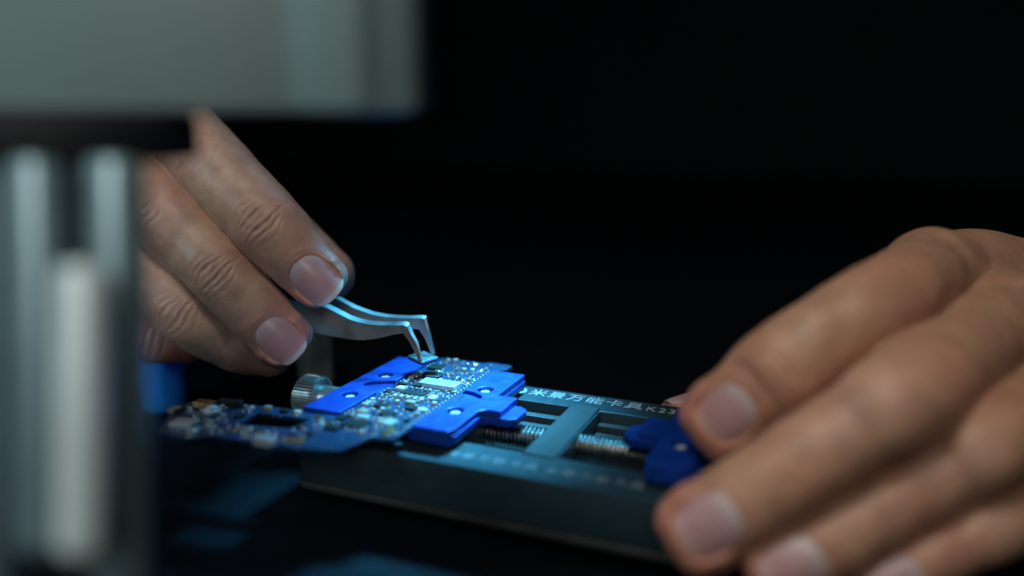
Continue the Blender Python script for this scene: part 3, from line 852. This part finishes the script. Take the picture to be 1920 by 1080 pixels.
h2.body([(1745, 517, 186, 9.4), (1860, 530, 203, 12), (2080, 600, 232, 18)])
h2.body([(1880, 602, 182, 10), (2000, 620, 205, 13), (2180, 680, 232, 18)])
h2.body([(1985, 715, 179, 9.5), (2100, 720, 205, 13), (2240, 760, 232, 18)])
h2.body([(2070, 835, 176, 9), (2180, 830, 205, 13), (2280, 830, 232, 17)])
h2.body([(1840, 640, 214, 11), (1990, 640, 222, 14), (2140, 700, 235, 17)])
hand2 = h2.build('hand', M['skin_r'])
tag(hand2, 'bare hand with spread fingers steadying the end of the metal vice', 'hand', 'bare hands working on the board')

# ------------------------------------------------------------------ microscope in the foreground
mic = empty('microscope', at(150, 1050, 112))
mic.location.z = TZ * MM
tag(mic, 'out-of-focus microscope with pale grey head, black collar and metal post, in front of the hand', 'microscope')
def bx(p): return p
fwd = Vector((-math.sin(YAW), math.cos(YAW), 0)); 
def mpt(rx, fy, z):     # right / forward coordinates from the lens, in mm
    return (RIGHT * rx + fwd * fy + Vector((0, 0, z)))
def rf_plate(name, pts, z0, z1, mat, bevel, parent, rot=0):
    q = [mpt(x, y, 0) for x, y in pts]
    return plate(name, [(v.x, v.y) for v in q], z0, z1, mat, parent, bevel=bevel, smooth=40)
head = round_poly([(-150, 124), (-110, 113), (-75, 109.5), (-50, 110), (-36, 112.5), (-28.6, 115), (-26.4, 112.4), (-19.2, 111.2), (-17.6, 113.6), (-12.6, 116), (-12.6, 146), (-150, 146)], [10, 20, 20, 15, 8, 2, 3, 4, 2, 2, 10, 10], 10)
rf_plate('head', head, 69.3, 125, M['housing'], 1.2, mic)
rf_plate('collar', circle(-62.5, 117, 18.6, 48), 62.9, 69.2, M['blackplastic'], 1.0, mic)
def rod(name, top, bot, d, r, mat, dome=True):
    """round bar between two points, both d away from the lens"""
    p1 = at(top[0], top[1], d); p0 = at(bot[0], bot[1], d); L_ = (p1 - p0).length
    prof = [(r * (1 - math.cos(a)), max(.05, r * math.sin(a))) for a in [math.pi / 2 * k / 8 for k in range(1, 9)]] if dome else [(0, r * .9), (.5, r)]
    prof += [(L_ - .4, r), (L_, r - .4)]
    return lathe(name, prof, p0, p1 - p0, mat, mic, 48, 40)
rod('post', (68, 304), (84, 1050), 101, 3.2, M['postmetal'])  # separate rods stand in for light streaks on one chrome cylinder
rod('post', (214, 304), (236, 1500), 104, 3.6, M['postmetal'], False)
rod('streak_rod', (153, 500), (150, 1052), 92, 2.45, M['streakpale'])  # pale rod added as the brightest of the streaks
rod('post', (-30, 304), (-10, 1500), 104, 3.1, M['postmetal'], False)
rf_plate('backplate', round_poly([(-78, 124), (-58, 124), (-58, 129), (-78, 129)], 2), TZ + .1, 62.8, M['blackplastic'], .6, mic)

# ------------------------------------------------------------------ two things further back
p = at(302, 752, 250)
bb = lathe('bottle', [(0, 5.2), (.8, 6.6), (3, 7.2), (22, 7.2), (25, 6.6), (27, 4.0), (33, 3.6), (33.4, 3.2)], (p.x, p.y, TZ), (0, 0, 1), M['bottleblue'], None, 40)
tag(bb, 'small blue plastic bottle standing on the mat behind the circuit board', 'bottle')
p = at(592, 700, 272)
cb_ = lathe('bottle', [(0, 4.6), (.5, 5.4), (1.2, 5.6), (22, 5.6), (26, 4.6), (28, 3.4), (33, 3.2), (33.3, 2.9)], (p.x, p.y, TZ), (0, 0, 1), M['cream'], None, 40)
tag(cb_, 'cream coloured bottle standing behind the knurled knob', 'bottle')

# ------------------------------------------------------------------ camera
cam = bpy.data.cameras.new('camera'); co = bpy.data.objects.new('camera', cam); C.objects.link(co)
co.location = (0, 0, CAMZ * MM)
co.rotation_euler = (math.pi / 2 - PITCH, 0, YAW)
cam.sensor_width = 36; cam.lens = FPX / 1920 * 36
cam.clip_start = .01; cam.clip_end = 20
cam.dof.use_dof = True; cam.dof.focus_distance = .203; cam.dof.aperture_fstop = 3.7
sc.camera = co

# ------------------------------------------------------------------ light
def aim(o, target):
    d = Vector(target) * MM - o.location
    o.rotation_euler = d.to_track_quat('-Z', 'Y').to_euler()
def area(name, loc, target, size, power, col, sy=None):
    l = bpy.data.lights.new(name, 'AREA'); l.size = size * MM; l.energy = power; l.color = col
    if sy: l.shape = 'RECTANGLE'; l.size_y = sy * MM
    o = bpy.data.objects.new(name, l); C.objects.link(o); o.location = Vector(loc) * MM; aim(o, target); return o
def spot(name, loc, target, power, col, angle, blend, r):
    l = bpy.data.lights.new(name, 'SPOT'); l.energy = power; l.color = col; l.spot_size = math.radians(angle); l.spot_blend = blend
    l.shadow_soft_size = r * MM
    o = bpy.data.objects.new(name, l); C.objects.link(o); o.location = Vector(loc) * MM; aim(o, target); return o
spot('microscope_lamp', (-70, 225, 110), (-88, 168, 0), 8.8, (.105, .60, 1.0), 33, 1.0, 20)
spot('blue_fill', (-112, 244, 150), (-95, 140, -10), .3, (.07, .55, 1.0), 46, 1.0, 60)  # added weak blue fill for the mat, knob and board leg
area('room_lamp', (-90, -20, 400), (-60, 160, 10), 130, .66, (1.0, .96, .88))
area('front_fill', (60, -150, 300), (0, 150, 10), 120, .24, (1.0, .95, .88))  # added frontal fill to open the shade between the gripping fingers
area('left_lamp', (-330, -120, 210), (-60, 110, 40), 90, .5, (.62, .88, 1.0))
spot('hand_fill', (60, -190, 195), (-150, 165, 40), 2.1, (1.0, .98, .96), 34, 1.0, 60)  # added fill in a narrow cone, brightens the tweezer hand
w = bpy.data.worlds.new('World'); sc.world = w; w.use_nodes = True
bg = w.node_tree.nodes['Background']; bg.inputs['Color'].default_value = (.2, .8, 1.0, 1); bg.inputs['Strength'].default_value = .010

# ------------------------------------------------------------------ render settings
sc.render.engine = 'CYCLES'
sc.cycles.use_denoising = True
sc.cycles.max_bounces = 6
sc.cycles.sample_clamp_indirect = 4.0
sc.view_settings.view_transform = 'Standard'; sc.view_settings.look = 'None'
sc.view_settings.exposure = 0.0; sc.view_settings.gamma = 1.0
